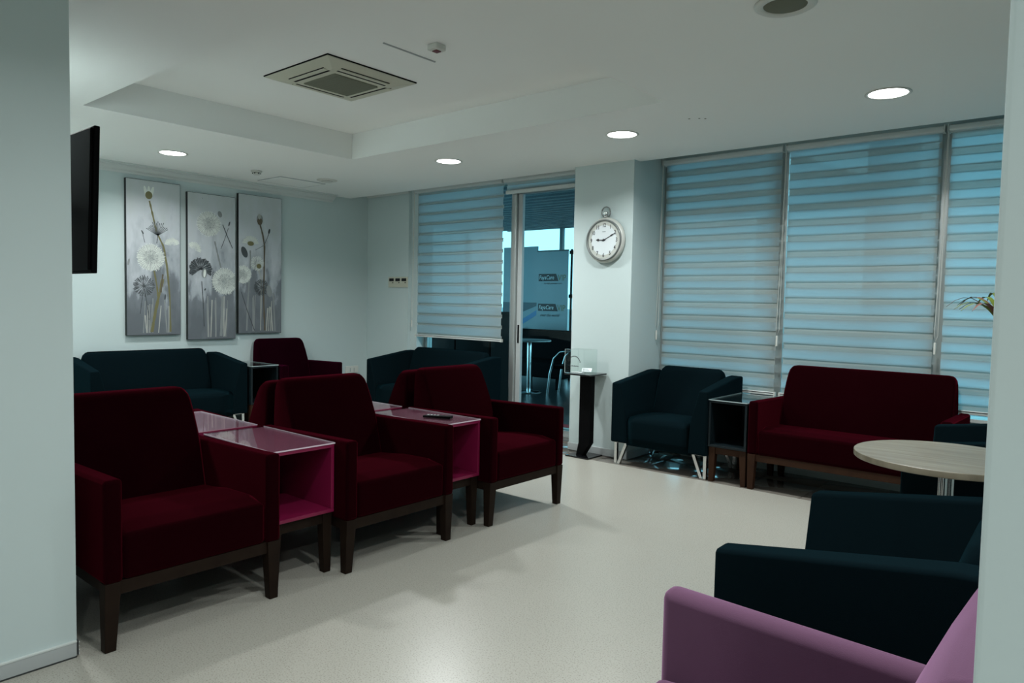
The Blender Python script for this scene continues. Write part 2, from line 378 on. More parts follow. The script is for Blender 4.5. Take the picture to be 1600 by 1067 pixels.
# loudspeaker
t = thing('ceiling_speaker', 'round ceiling loudspeaker with grey grille at top of picture', 'speaker', (-1.168, 3.127, ZC))
bm = bmesh.new(); lathe(bm, [(0.088, 0.0), (0.125, 0.0), (0.128, -0.006), (0.115, -0.014), (0.092, -0.012), (0.088, -0.004)], 40, ring=True); finish('rim', bm, 'plastic_white', t)
bm = bmesh.new(); lathe(bm, [(0.001, -0.012), (0.05, -0.010), (0.09, -0.006), (0.09, 0.0), (0.001, 0.0)], 40); finish('grille', bm, 'grille', t)
# smoke detector
t = thing('smoke_detector', 'small white smoke detector on ceiling before the paintings', 'detector', (-6.82, 3.95, ZC))
bm = bmesh.new(); lathe(bm, [(0.055, 0.0), (0.055, -0.012), (0.045, -0.016), (0.001, -0.016)], 24); finish('base', bm, 'plastic_white', t)
bm = bmesh.new(); lathe(bm, [(0.036, -0.016), (0.036, -0.034), (0.028, -0.042), (0.001, -0.044)], 24); finish('head', bm, 'plastic_white', t)
for k in range(6):
    a = PI*k/3; rbox('slot', 0.035*math.cos(a)-0.006, 0.035*math.cos(a)+0.006, 0.035*math.sin(a)-0.006, 0.035*math.sin(a)+0.006, -0.031, -0.022, 'black', t)
# round vent disc
t = thing('ceiling_vent', 'flat round air valve on ceiling near the far corner', 'vent', (-6.683, 4.705, ZC))
bm = bmesh.new(); lathe(bm, [(0.11, 0.0), (0.11, -0.006), (0.095, -0.012), (0.001, -0.012)], 32); finish('disc', bm, 'plastic_white', t)
bm = bmesh.new(); lathe(bm, [(0.06, -0.012), (0.06, -0.02), (0.05, -0.024), (0.001, -0.024)], 32); finish('hub', bm, 'plastic_white', t)
# access hatch by the left wall
t = thing('ceiling_hatch', 'square ceiling access panel close to the left wall', 'hatch', (-7.12, 4.55, ZC))
rbox('panel', -0.22, 0.22, -0.28, 0.28, -0.006, 0, 'ceil', t); 
for a in ((-0.225, -0.22, -0.285, 0.285), (0.22, 0.225, -0.285, 0.285), (-0.22, 0.22, -0.285, -0.28), (-0.22, 0.22, 0.28, 0.285)): rbox('edge', *a, -0.007, 0, 'skirt', t)
# fire sensor in the tray
t = thing('fire_sensor', 'small white ceiling sensor with dark red square', 'sensor', (-3.20, 3.02, ZT))
rbox('housing', -0.04, 0.04, -0.04, 0.04, -0.035, 0, 'plastic_white', t, 0.006, 2)
rbox('lens', -0.02, 0.02, -0.02, 0.02, -0.041, -0.035, 'sensor_red', t, 0.002, 1)
# cable cover line on the tray
t = tag(rbox('cable_cover', -3.43, -3.42, 2.80, 3.22, ZT-0.006, ZT, 'skirt'), 'thin straight strip on tray ceiling beside air conditioner', 'strip')
# plugged screw holes
for nm, x, y in (('leftmost', -2.36, 4.62), ('middle', -2.30, 4.65), ('rightmost', -2.27, 4.68)):
    bm = bmesh.new(); lathe(bm, [(0.001, -0.0015), (0.007, -0.0015), (0.007, 0)], 10, (x, y, ZC)); tag(finish('screw_hole', bm, 'grille', None), nm + ' of three tiny dark screw holes in ceiling right of the tray', 'hole', 'screw holes in the ceiling')

# ceiling cassette air conditioner
t = thing('air_conditioner', 'square cream ceiling cassette air conditioner in the tray', 'air conditioner', (-4.215, 3.075, ZT))
S = 0.365
bm = bmesh.new()
loft(bm, [[(-S, -S, 0), (S, -S, 0), (S, S, 0), (-S, S, 0)], [(-S, -S, -0.012), (S, -S, -0.012), (S, S, -0.012), (-S, S, -0.012)],
          [(-S+.12, -S+.12, -0.040), (S-.12, -S+.12, -0.040), (S-.12, S-.12, -0.040), (-S+.12, S-.12, -0.040)]])
finish('panel', bm, 'plastic_cream', t, smooth=False)
gr = rbox('intake_grille', -0.18, 0.18, -0.18, 0.18, -0.046, -0.036, 'grille', t, 0.004, 1)
for k in range(12): rbox('louvre', -0.175, 0.175, -0.170+k*0.031, -0.158+k*0.031, -0.0472, -0.045, 'grille', gr)
for k in range(4):
    bm = bmesh.new(); box(bm, -0.20, 0.20, -0.283, -0.277, -0.0345, -0.018); bmesh.ops.rotate(bm, verts=bm.verts, cent=(0,0,0), matrix=Matrix.Rotation(k*PI/2, 3, 'Z'))
    finish('air_slot', bm, 'black', t, smooth=False)
    bm = bmesh.new(); box(bm, -0.20, 0.20, -0.277, -0.243, -0.0415, -0.030); bevel(bm, 0.004, 1); bmesh.ops.rotate(bm, verts=bm.verts, cent=(0,0,0), matrix=Matrix.Rotation(k*PI/2, 3, 'Z'))
    finish('air_flap', bm, 'plastic_cream', t)
    bm = bmesh.new(); box(bm, -0.20, 0.20, -0.243, -0.226, -0.0408, -0.034); bmesh.ops.rotate(bm, verts=bm.verts, cent=(0,0,0), matrix=Matrix.Rotation(k*PI/2, 3, 'Z'))
    finish('air_gap', bm, 'black', t, smooth=False)
boxes('edge_gap', [(-S-.004, S+.004, -S-.004, -S, -0.008, 0), (-S-.004, S+.004, S, S+.004, -0.008, 0), (-S-.004, -S, -S, S, -0.008, 0), (S, S+.004, -S, S, -0.008, 0)], 'black', t)

# ------------------------------------------------------------------ blinds
def band_mesh(wd, h, bulge, nx=14):
    bm = bmesh.new(); rows = []
    ph = random.random()*6
    for j in range(4):
        v = j/3; row = []
        for i in range(nx+1):
            u = i/nx; sag = 0.004*math.sin(PI*u)*(1+0.6*math.sin(3*u+ph))
            row.append(bm.verts.new((u*wd, -bulge*math.sin(PI*v)*(0.35+0.65*math.sin(PI*u)**0.5), v*h - sag*(1 if j == 0 else 0.6))))
        rows.append(row)
    for a, b in zip(rows, rows[1:]):
        for i in range(nx): bm.faces.new((a[i], a[i+1], b[i+1], b[i]))
    me = bpy.data.meshes.new('band'); bm.to_mesh(me); bm.free()
    for p in me.polygons: p.use_smooth = True
    return me
def blind(x0, x1, zb, label, h_cloth, h_sheer, ztop=2.752, yb=6.125, chain=None):
    t = thing('zebra_blind', label, 'blind', (x0, yb, 0), 0, 'zebra roller blinds along the glazed wall')
    wd = x1-x0
    bm = bmesh.new(); prism_x(bm, [(-0.055, ztop), (-0.055, ztop-0.03), (-0.045, ztop-0.042), (0.04, ztop-0.042), (0.04, ztop)], 0.0, wd); bevel(bm, 0.004, 1)
    finish('cassette', bm, 'trimwhite', t)
    for sx in (-0.006, wd): rbox('end_bracket', sx, sx+0.006, -0.058, 0.042, ztop-0.046, ztop+0.01, 'trimwhite', t)
    z = zb+0.03; k = 0; top = ztop-0.03
    cm = [band_mesh(wd-0.03, h_cloth, 0.004) for _ in range(3)]; sm = [band_mesh(wd-0.03, h_sheer+0.016, 0.010) for _ in range(3)]
    for me in cm: me.materials.append(MATS['band_cloth'])
    for me in sm: me.materials.append(MATS['band_sheer'])
    while z < top:
        o = link(bpy.data.objects.new('sheer_band', sm[k % 3]), t); o.location = (0.015, 0.016, z-0.007)
        z += h_sheer
        if z >= top: break
        o = link(bpy.data.objects.new('cloth_band', cm[k % 3]), t); o.location = (0.015, 0.0, z-0.004)
        z += h_cloth; k += 1
    rl = rbox('bottom_rail', 0.004, wd-0.004, -0.012, 0.014, zb, zb+0.030, 'trimwhite', t, 0.005, 2)
    rbox('rail_slot', 0.01, wd-0.01, -0.0135, -0.010, zb+0.019, zb+0.0235, 'black', rl)
    for sx in (-0.002, wd-0.01): rbox('end_cap', sx, sx+0.012, -0.014, 0.016, zb-0.002, zb+0.032, 'plastic_white', t)
    if chain:
        bm = bmesh.new(); xx = 0.004 if chain == 'l' else wd-0.004
        tube(bm, [(xx, -0.05, ztop-0.03), (xx-0.004, -0.052, 2.0), (xx-0.006, -0.052, 1.22), (xx-0.02, -0.053, 1.18), (xx-0.030, -0.053, 1.22), (xx-0.012, -0.052, 2.0), (xx-0.006, -0.05, ztop-0.03)], 0.0022, 6)
        finish('pull_chain', bm, 'plastic_white', t)
        rbox('chain_weight', xx-0.030, xx-0.014, -0.060, -0.046, 1.08, 1.17, 'plastic_white', t, 0.004, 1)
    return t
blind(-3.352, -2.246, 0.655, 'striped zebra blind next to the white column, lowered behind teal armchair', 0.073, 0.047, chain='l')
blind(-2.212, -1.073, 0.655, 'widest striped zebra blind, lowered behind the red sofa', 0.080, 0.048, chain='l')
blind(-1.043, 0.09, 0.655, 'striped zebra blind cut off by the wall at right', 0.076, 0.048, chain='l')
blind(0.13, 1.26, 0.655, 'striped zebra blind hidden behind the right wall', 0.072, 0.050)
blind(1.30, 2.55, 0.655, 'striped zebra blind in the hidden right corner', 0.072, 0.050)
blind(-6.727, -5.300, 0.962, 'zebra blind half lowered behind dark sofa left of the glass door', 0.098, 0.024, ztop=2.765, yb=6.06, chain='l')
# rolled-up blind over the door
t = thing('rolled_blind', 'zebra blind rolled up above the glass door', 'blind', (-5.280, 6.06, 0), 0)
wd = 1.25
bm = bmesh.new(); prism_x(bm, [(-0.055, 2.765), (-0.055, 2.735), (-0.045, 2.722), (0.04, 2.722), (0.04, 2.765)], 0, wd); bevel(bm, 0.004, 1); finish('cassette', bm, 'trimwhite', t)
o = link(bpy.data.objects.new('sheer_band', band_mesh(wd-0.03, 0.04, 0.006)), t); o.data.materials.append(MATS['band_sheer']); o.location = (0.015, 0.01, 2.69)
o = link(bpy.data.objects.new('cloth_band', band_mesh(wd-0.03, 0.055, 0.004)), t); o.data.materials.append(MATS['band_cloth']); o.location = (0.015, 0, 2.635)
rbox('bottom_rail', 0.004, wd-0.004, -0.012, 0.014, 2.597, 2.637, 'trimwhite', t, 0.005, 2)

# ------------------------------------------------------------------ seating
def leg_mesh(bm, x, y, top, bot, z1, dx=0, dy=0):
    loft(bm, [[(x+dx-bot, y+dy-bot, 0), (x+dx+bot, y+dy-bot, 0), (x+dx+bot, y+dy+bot, 0), (x+dx-bot, y+dy+bot, 0)],
              [(x-top, y-top, z1), (x+top, y-top, z1), (x+top, y+top, z1), (x-top, y+top, z1)]])
def club_chair(name, label, cat, W, cloth, wood, loc, rz, group=None, D=0.82, ar=0.017):
    """square upholstered chair with slab arms on a wooden frame; front at local y=0, faces -y"""
    t = thing(name, label, cat, loc, rz, group)
    h = W/2; aw = 0.072
    for s in (-1, 1):
        bm = bmesh.new(); x0, x1 = sorted((s*h, s*(h-aw)))
        prism_x(bm, [(0.0, 0.275), (D, 0.275), (D, 0.667), (0.0, 0.685)], x0, x1); bevel(bm, ar, 3)
        finish('arm', bm, cloth, t)
    b0 = h-aw-0.002
    # seat cushion
    bm = bmesh.new(); prism_x(bm, [(0.006, 0.275), (0.006, 0.462), (0.14, 0.476), (0.36, 0.470), (0.66, 0.445), (0.66, 0.275)], -b0, b0)
    bevel(bm, 0.022, 3); finish('seat', bm, cloth, t)
    # leaning backrest, thinner at the top
    bm = bmesh.new(); secs = []; D0 = D-0.82
    for z, yf, yr, hw in ((0.30, 0.53, 0.82, b0), (0.46, 0.555, 0.82, b0), (0.68, 0.610, 0.82, b0-0.002), (0.80, 0.660, 0.82, b0-0.006), (0.87, 0.693, 0.82, b0-0.010), (0.900, 0.708, 0.819, b0-0.016), (0.920, 0.721, 0.815, b0-0.028), (0.931, 0.732, 0.806, b0-0.042), (0.936, 0.748, 0.79, b0-0.062)):
        r = 0.020 if z < 0.93 else 0.012
        yf += D0; yr += D0
        secs.append([(-hw+r, yf, z), (0, yf, z), (hw-r, yf, z), (hw, yf+r, z), (hw, yr-r, z), (hw-r, yr, z), (0, yr, z), (-hw+r, yr, z), (-hw, yr-r, z), (-hw, yf+r, z)])
    loft(bm, secs); finish('backrest', bm, cloth, t)
    rbox('front_rail', -h+0.06, h-0.06, 0.016, 0.045, 0.222, 0.276, wood, t, 0.002, 1)
    rbox('rear_rail', -h+0.06, h-0.06, D-0.05, D-0.02, 0.222, 0.276, wood, t, 0.002, 1)
    for s in (-1, 1): 
        x0, x1 = sorted((s*(h-0.018), s*(h-0.045))); rbox('side_rail', x0, x1, 0.05, D-0.05, 0.222, 0.276, wood, t, 0.002, 1)
    for s in (-1, 1):
        for y, dy in ((0.034, 0.002), (D-0.034, 0.004)):
            bm = bmesh.new(); leg_mesh(bm, s*(h-0.034), y, 0.031, 0.021, 0.277, s*0.008, dy); bevel(bm, 0.002, 1); finish('leg', bm, wood, t)
    return t
def lounge_chair(name, label, cat, W, cloth, loc, rz, group=None, D=0.70):
    """tub-like chair with arms rising to the back, on V-shaped flat chrome legs"""
    t = thing(name, label, cat, loc, rz, group)
    h = W/2
    for s in (-1, 1):
        bm = bmesh.new(); secs = []
        for y, zt, ti, bi in ((0.0, 0.722, 0.078, 0.160), (0.29, 0.763, 0.090, 0.160), (D-0.12, 0.804, 0.10, 0.160), (D-0.04, 0.806, 0.105, 0.160), (D, 0.802, 0.11, 0.160)):
            secs.append([(s*h, y, 0.20), (s*h, y, zt), (s*(h-ti), y, zt+0.002), (s*(h-bi+0.012), y, 0.46), (s*(h-bi), y, 0.20)])
        loft(bm, secs); bm.edges.ensure_lookup_table()
        ed = [e for e in bm.edges if len(e.link_faces) == 2 and e.calc_face_angle(0) > 0.5]
        bevel(bm, 0.014, 2, ed); finish('arm', bm, cloth, t)
    b0 = h-0.150
    bm = bmesh.new(); prof = [(0.022, 0.185), (0.016, 0.26), (0.016, 0.385), (0.030, 0.420), (0.07, 0.442), (0.25, 0.446), (0.60, 0.436), (0.62, 0.40), (0.62, 0.185)]
    secs = []
    for i in range(9):
        u = i/8; x = -b0 + 2*b0*u; cr = 0.012*(1-(2*u-1)**4)-0.012
        secs.append([(x, y, z+(cr if z > 0.4 else 0)) for y, z in prof])
    loft(bm, secs); finish('seat', bm, cloth, t)
    bm = bmesh.new(); secs = []
    for z, yf, yr, hw in ((0.30, 0.44, D-0.01, b0+0.008), (0.46, 0.465, D-0.006, b0+0.010), (0.65, 0.525, D, b0+0.008), (0.78, 0.565, D, b0+0.004), (0.82, 0.578, D-0.004, b0-0.008), (0.845, 0.596, D-0.02, b0-0.028), (0.852, 0.62, D-0.05, b0-0.055)):
        r = 0.03
        secs.append([(-hw+r, yf, z), (0, yf-0.008, z), (hw-r, yf, z), (hw, yf+r, z), (hw, yr-r, z), (hw-r, yr, z), (0, yr, z), (-hw+r, yr, z), (-hw, yr-r, z), (-hw, yf+r, z)])
    loft(bm, secs); finish('backrest', bm, cloth, t)
    for s in (-1, 1):
        for y in (0.05, D-0.07):
            bm = bmesh.new(); xo = s*(h-0.028)
            for xt, xb in ((xo, xo), (s*(h-0.135), s*(h-0.055))):
                loft(bm, [[(xb-0.013, y-0.004, 0), (xb+0.013, y-0.004, 0), (xb+0.013, y+0.024, 0), (xb-0.013, y+0.024, 0)],
                          [(xt-0.013, y-0.004, 0.2), (xt+0.013, y-0.004, 0.2), (xt+0.013, y+0.024, 0.2), (xt-0.013, y+0.024, 0.2)]])
            x0, x1 = sorted((xo+s*0.01, s*(h-0.145))); box(bm, x0, x1, y-0.004, y+0.024, 0.192, 0.2)
            finish('leg', bm, 'chrome', t, smooth=False)
    return t
def side_table(label, W, D, panel, wood, edge, loc, rz, top=0.672, bottom=0.315, group=None):
    t = thing('side_table', label, 'table', loc, rz, group); h = W/2; p = 0.018
    tp = rbox('top_panel', -h, h, 0, D, top-0.006-p, top-0.006, panel, t, 0.0015, 1)
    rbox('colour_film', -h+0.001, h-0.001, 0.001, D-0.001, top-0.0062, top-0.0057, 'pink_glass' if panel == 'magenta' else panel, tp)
    rbox('bottom_panel', -h, h, 0, D, bottom, bottom+p, panel, t, 0.0015, 1)
    for s in (-1, 1):
        x0, x1 = sorted((s*h, s*(h-p))); rbox('side_panel', x0, x1, 0, D, bottom+p, top-0.006-p, panel, t, 0.0015, 1)
    rbox('back_panel', -h+p, h-p, D-p, D, bottom+p, top-0.006-p, panel, t)
    g = rbox('glass_top', -h, h, -0.002, D, top-0.0055, top, 'clear', t)
    boxes('polished_edge', [(-h-0.001, h+0.001, -0.004, -0.001, top-0.0058, top+0.0004), (-h-0.0025, -h, -0.004, D, top-0.0058, top+0.0004), (h, h+0.0025, -0.004, D, top-0.0058, top+0.0004)], edge, g)
    for s in (-1, 1):
        for y, dy in ((0.040, 0.0), (D-0.040, 0.0)):
            bm = bmesh.new(); leg_mesh(bm, s*(h-0.032), y, 0.028, 0.020, bottom, s*0.008, dy); bevel(bm, 0.002, 1); finish('leg', bm, wood, t)
    rbox('front_apron', -h+0.05, h-0.05, 0.02, 0.045, bottom-0.055, bottom, wood, t)
    rbox('rear_apron', -h+0.05, h-0.05, D-0.045, D-0.02, bottom-0.055, bottom, wood, t)
    for s in (-1, 1):
        x0, x1 = sorted((s*(h-0.015), s*(h-0.04))); rbox('side_apron', x0, x1, 0.06, D-0.06, bottom-0.055, bottom, wood, t)
    return t

R90 = PI/2
GR = 'red armchairs in the two back to back rows'
c0 = club_chair('armchair', 'dark red velvet armchair in front row, nearest the left wall edge', 'chair', 0.764, 'red', 'wood_dark', (-2.95, 1.452, 0), R90, GR)
dup(c0, 'dark red velvet armchair in front row, between the two pink tables', (-2.95, 2.590, 0), R90)
dup(c0, 'dark red velvet armchair in front row, nearest the glass door', (-2.95, 3.674, 0), R90)
dup(c0, 'red velvet armchair turned away, behind the nearest front row armchair', (-4.655, 1.452, 0), -R90).scale = (1, 1, 0.968)
dup(c0, 'red velvet armchair turned away, behind the middle front row armchair', (-4.655, 2.590, 0), -R90).scale = (1, 1, 0.968)
dup(c0, 'red velvet armchair turned away, behind the front row armchair by the door', (-4.655, 3.674, 0), -R90).scale = (1, 1, 0.968)
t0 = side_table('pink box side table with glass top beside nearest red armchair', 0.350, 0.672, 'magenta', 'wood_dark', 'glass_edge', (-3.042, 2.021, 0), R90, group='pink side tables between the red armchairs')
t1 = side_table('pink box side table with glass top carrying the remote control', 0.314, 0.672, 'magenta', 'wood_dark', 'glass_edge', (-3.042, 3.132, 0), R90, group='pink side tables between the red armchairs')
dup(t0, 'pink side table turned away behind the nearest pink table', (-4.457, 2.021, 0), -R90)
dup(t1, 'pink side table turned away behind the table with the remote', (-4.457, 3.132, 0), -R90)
# remote control
t = thing('remote_control', 'black remote control lying on pink glass-topped table', 'remote', (-3.255, 3.125, 0.6725), math.radians(22))
bm = bmesh.new(); loft(bm, [[(-0.095, -0.020, 0), (0.095, -0.024, 0), (0.095, 0.024, 0), (-0.095, 0.020, 0)], [(-0.095, -0.022, 0.012), (0.095, -0.026, 0.018), (0.095, 0.026, 0.018), (-0.095, 0.022, 0.012)]]); bevel(bm, 0.004, 2)
finish('body', bm, 'black', t)
for k in range(4):
    for j in range(3):
        bm = bmesh.new(); box(bm, -0.07+k*0.022, -0.060+k*0.022, -0.013+j*0.0095, -0.0065+j*0.0095, 0.012, 0.0175+k*0.0004); finish('button', bm, 'plastic_white' if j == 1 else 'grey_print', t, smooth=False)

GT = 'dark teal lounge seats on chrome V legs'
l0 = lounge_chair('lounge_chair', 'dark teal armchair on chrome V legs beside the white column', 'chair', 0.90, 'teal', (-2.957, 5.375, 0), 0, GT)
dup(l0, 'dark teal armchair seen from the side, behind purple armchair', (-0.85, 2.345, 0), -R90)
dup(l0, 'dark teal armchair between round table and window, mostly hidden by right wall', (-0.835, 4.515, 0), -R90)
lounge_chair('lounge_sofa', 'dark teal two seat sofa under the dandelion paintings', 'sofa', 1.50, 'teal', (-6.925, 3.165, 0), R90, GT, D=0.68)
lounge_chair('lounge_sofa', 'dark teal two seat sofa under the half lowered door blind', 'sofa', 1.47, 'teal', (-5.935, 5.25, 0), 0, GT)
club_chair('armchair', 'plum velvet armchair in far corner next to paintings', 'chair', 0.77, 'plum', 'wood_dark', (-6.83, 4.655, 0), R90, D=0.77)
club_chair('sofa', 'dark red two seat sofa on brown legs under window blinds', 'sofa', 1.36, 'red', 'wood_brown', (-1.495, 5.385, 0), 0, D=0.71)
club_chair('armchair', 'light purple velvet armchair in right foreground', 'chair', 0.764, 'purple', 'wood_dark', (-0.865, 1.308, 0), -R90, ar=0.028, D=0.80)
side_table('dark teal box side table with glass top between teal armchair and red sofa', 0.315, 0.64, 'teal_lacquer', 'wood_brown', 'glass_edge_dark', (-2.345, 5.395, 0), 0, top=0.664, bottom=0.285)
side_table('dark box side table with glass top between teal sofa and plum armchair', 0.315, 0.64, 'teal_lacquer', 'wood_brown', 'glass_edge_dark', (-6.90, 4.095, 0), R90, top=0.690, bottom=0.285)

# round pedestal table
t = thing('round_table', 'round oak-topped pedestal table at right', 'table', (-0.556, 3.565, 0))
bm = bmesh.new(); lathe(bm, [(0.001, 0.780), (0.361, 0.780), (0.364, 0.777), (0.364, 0.756), (0.361, 0.753), (0.001, 0.753)], 64); finish('table_top', bm, 'oak', t)
bm = bmesh.new()
for a in range(3):
    x, y = 0.022*math.cos(a*2*PI/3+0.5), 0.022*math.sin(a*2*PI/3+0.5); tube(bm, [(x, y, 0.02), (x, y, 0.742)], 0.012, 12)
finish('column', bm, 'chrome', t)
bm = bmesh.new(); lathe(bm, [(0.001, 0.753), (0.12, 0.753), (0.12, 0.740), (0.03, 0.730), (0.001, 0.730)], 32); finish('mounting_plate', bm, 'chrome', t)
bm = bmesh.new(); lathe(bm, [(0.001, 0.0), (0.22, 0.0), (0.22, 0.010), (0.05, 0.026), (0.001, 0.026)], 48); finish('base', bm, 'chrome', t)

# ------------------------------------------------------------------ stand with perspex box
t = thing('display_stand', 'slim black pedestal stand in front of the white column', 'stand', (-3.755, 5.475, 0))
rbox('base_plate', -0.125, 0.125, -0.12, 0.12, 0, 0.014, 'black_gloss', t, 0.002, 1)
bm = bmesh.new(); loft(bm, [[(x, y, z) for x, y in ((a, -0.045), (b, -0.045), (b, 0.025), (a, 0.025))] for z, a, b in ((0.014, -0.055, 0.012), (0.13, -0.055+0.025, 0.062+0.025), (0.76, -0.055+0.025, 0.062+0.025))])
finish('post', bm, 'black', t, smooth=False)
rbox('top_plate', -0.135, 0.145, -0.15, 0.13, 0.758, 0.772, 'black_gloss', t, 0.002, 1)
bx = thing('acrylic_box', 'clear acrylic suggestion box on the black stand', 'box', (-3.795, 5.452, 0.7735))
a, hh, th = 0.105, 0.215, 0.003
rbox('front_wall', -a, a, -a, -a+th, 0, hh, 'acrylic', bx); rbox('rear_wall', -a, a, a-th, a, 0, hh, 'acrylic', bx)
rbox('side_wall', -a, -a+th, -a+th, a-th, 0, hh, 'acrylic', bx); rbox('side_wall', a-th, a, -a+th, a-th, 0, hh, 'acrylic', bx)
rbox('lid', -a, a, -a, a, hh, hh+th, 'acrylic', bx)
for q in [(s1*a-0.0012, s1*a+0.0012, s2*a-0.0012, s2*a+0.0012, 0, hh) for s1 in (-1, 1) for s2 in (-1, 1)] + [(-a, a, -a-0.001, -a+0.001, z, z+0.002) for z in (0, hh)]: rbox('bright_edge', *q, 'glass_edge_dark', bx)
for k in range(14):   # arched line of lettering
    an = math.radians(165-k*11.5); r = 0.066
    rbox('letter', 0.0+r*math.cos(an)-0.0045, r*math.cos(an)+0.0045, -a-0.0015, -a-0.0003, 0.09+r*math.sin(an)-0.005, 0.09+r*math.sin(an)+0.005, 'ink', bx)
for k in range(9): rbox('letter', -0.062+k*0.0125, -0.054+k*0.0125, -a-0.0015, -a-0.0003, 0.062, 0.070+0.003*(k % 2), 'ink', bx)
pp = thing('paper_slip', 'folded white paper slip with print inside acrylic box', 'paper', (-3.74, 5.47, 0.80), math.radians(25))
bm = bmesh.new(); box(bm, -0.045, 0.045, -0.03, 0.03, 0, 0.002); bmesh.ops.rotate(bm, verts=bm.verts, cent=(0, 0, 0), matrix=Matrix.Rotation(math.radians(28), 3, 'X')); finish('sheet', bm, 'paper', pp, smooth=False)
for k in range(3):
    bm = bmesh.new(); box(bm, -0.038, 0.030-0.01*k, -0.018+0.014*k, -0.014+0.014*k, 0.002, 0.0026); bmesh.ops.rotate(bm, verts=bm.verts, cent=(0, 0, 0), matrix=Matrix.Rotation(math.radians(28), 3, 'X')); finish('print_line', bm, 'ink', pp, smooth=False)
pp = thing('paper_slip', 'flat white paper slip on floor of acrylic box', 'paper', (-3.81, 5.43, 0.7745), math.radians(-12))
rbox('sheet', -0.05, 0.05, -0.035, 0.035, 0, 0.004, 'paper', pp)
for k in range(2): rbox('print_line', -0.035, 0.02, -0.02+0.02*k, -0.014+0.02*k, 0.004, 0.0046, 'ink', pp)

# ------------------------------------------------------------------ wall clock
t = thing('wall_clock', 'round cream pocket-watch style wall clock on the column', 'clock', (-3.652, 5.615, 1.990))
def ylathe(prof, n=48, c=(0, 0, 0), ring=False): bm = bmesh.new(); lathe(bm, prof, n, c, 'y', ring); return bm
finish('case', ylathe([(0.001, 0.0), (0.175, 0.0), (0.205, -0.012), (0.208, -0.030), (0.198, -0.048), (0.180, -0.056), (0.001, -0.050)]), 'clock_case', t)
finish('rim', ylathe([(0.176, -0.050), (0.187, -0.053), (0.186, -0.066), (0.176, -0.068), (0.170, -0.056)], ring=True), 'clock_rim', t)
finish('dial', ylathe([(0.001, -0.050), (0.173, -0.050), (0.173, -0.0545), (0.001, -0.0545)]), 'clock_face', t)
for n in range(1, 13):
    an = PI/2 - n*PI/6; r = 0.136
    text('numeral', str(n), 0.052, 'ink', t, (r*math.cos(an), -0.0552, r*math.sin(an)-0.018), (PI/2, 0, 0), 0.0004, align='CENTER', sx=0.78, off=0.0009)
rbox('maker_mark', -0.018, 0.018, -0.0552, -0.0544, 0.074, 0.079, 'grey_print', t)
def hand(ang, L, wd, tip):
    bm = bmesh.new(); c, s = math.cos(ang), math.sin(ang)
    prof = [(-0.02, -wd), (L*0.55, -wd*0.8), (L*0.62, -tip), (L*0.72, -tip*1.1), (L, 0), (L*0.72, tip*1.1), (L*0.62, tip), (L*0.55, wd*0.8), (-0.02, wd)]
    loft(bm, [[(u*c - v*s, y, u*s + v*c) for u, v in prof] for y in (-0.057, -0.059)]); return finish('hand', bm, 'ink', t, smooth=False)
hand(math.radians(178), 0.085, 0.004, 0.011); hand(math.radians(26), 0.135, 0.003, 0.006)
finish('hub', ylathe([(0.001, -0.055), (0.011, -0.055), (0.011, -0.062), (0.001, -0.063)], 16), 'ink', t)
bm = bmesh.new(); lathe(bm, [(0.001, 0.202), (0.022, 0.202), (0.018, 0.214), (0.020, 0.222), (0.026, 0.228), (0.026, 0.248), (0.020, 0.258), (0.001, 0.260)], 20, (0, -0.028, 0)); finish('crown', bm, 'chrome', t)
bm = bmesh.new(); tube(bm, [(0.047*math.cos(x), -0.028, 0.255+0.047*math.sin(x)) for x in [PI*2*k/24 for k in range(25)]], 0.006, 8); finish('bow_ring', bm, 'clock_rim', t)

# ------------------------------------------------------------------ television
t = thing('television', 'black flat television hanging beside the left foreground wall', 'television', (-3.965, 1.215, 1.812)); t.rotation_euler = (math.radians(-1.6), 0, 0)
rbox('screen_panel', -0.545, 0.545, -0.004, 0.020, -0.318, 0.318, 'black', t, 0.004, 2)
rbox('back_shell', -0.535, 0.535, -0.016, -0.003, -0.305, 0.308, 'black', t, 0.004, 2)
rbox('connector_ledge', -0.50, -0.05, -0.045, -0.012, -0.26, -0.10, 'black', t, 0.01, 2)
rbox('screen', -0.53, 0.53, 0.019, 0.0215, -0.30, 0.30, 'black_gloss', t)
m_ = thing('television_bracket', 'dark metal wall bracket behind the television', 'bracket', (-3.885, YN, 1.80))
rbox('wall_plate', -0.12, 0.12, 0, 0.012, -0.15, 0.15, 'alu_dark', m_); rbox('bracket_arm', -0.03, 0.03, 0.012, 0.195, -0.03, 0.03, 'alu_dark', m_)

# ------------------------------------------------------------------ switches and socket
t = thing('switch_panel', 'cream control panel with three small displays on back wall', 'switch', (-6.985, YB, 1.635))
rbox('plate', -0.19, 0.175, -0.016, 0, -0.066, 0.066, 'plastic_cream', t, 0.004, 1)
for k in range(3):
    x = -0.125+k*0.118; rbox('display', x-0.043, x+0.043, -0.018, -0.015, 0.012, 0.048, 'black_gloss', t); rbox('knob', x+0.018, x+0.034, -0.02, -0.015, -0.012, -0.002, 'black', t)
t = thing('wall_socket', 'white double wall socket behind the red chairs', 'socket', (XL, 5.76, 0.50), 0)
rbox('plate', 0, 0.012, -0.10, 0.10, -0.045, 0.045, 'plastic_white', t, 0.003, 1)
for y in (-0.03, 0.03): rbox('slit', 0.012, 0.0128, y-0.003, y+0.003, -0.03, 0.02, 'grey_print', t)

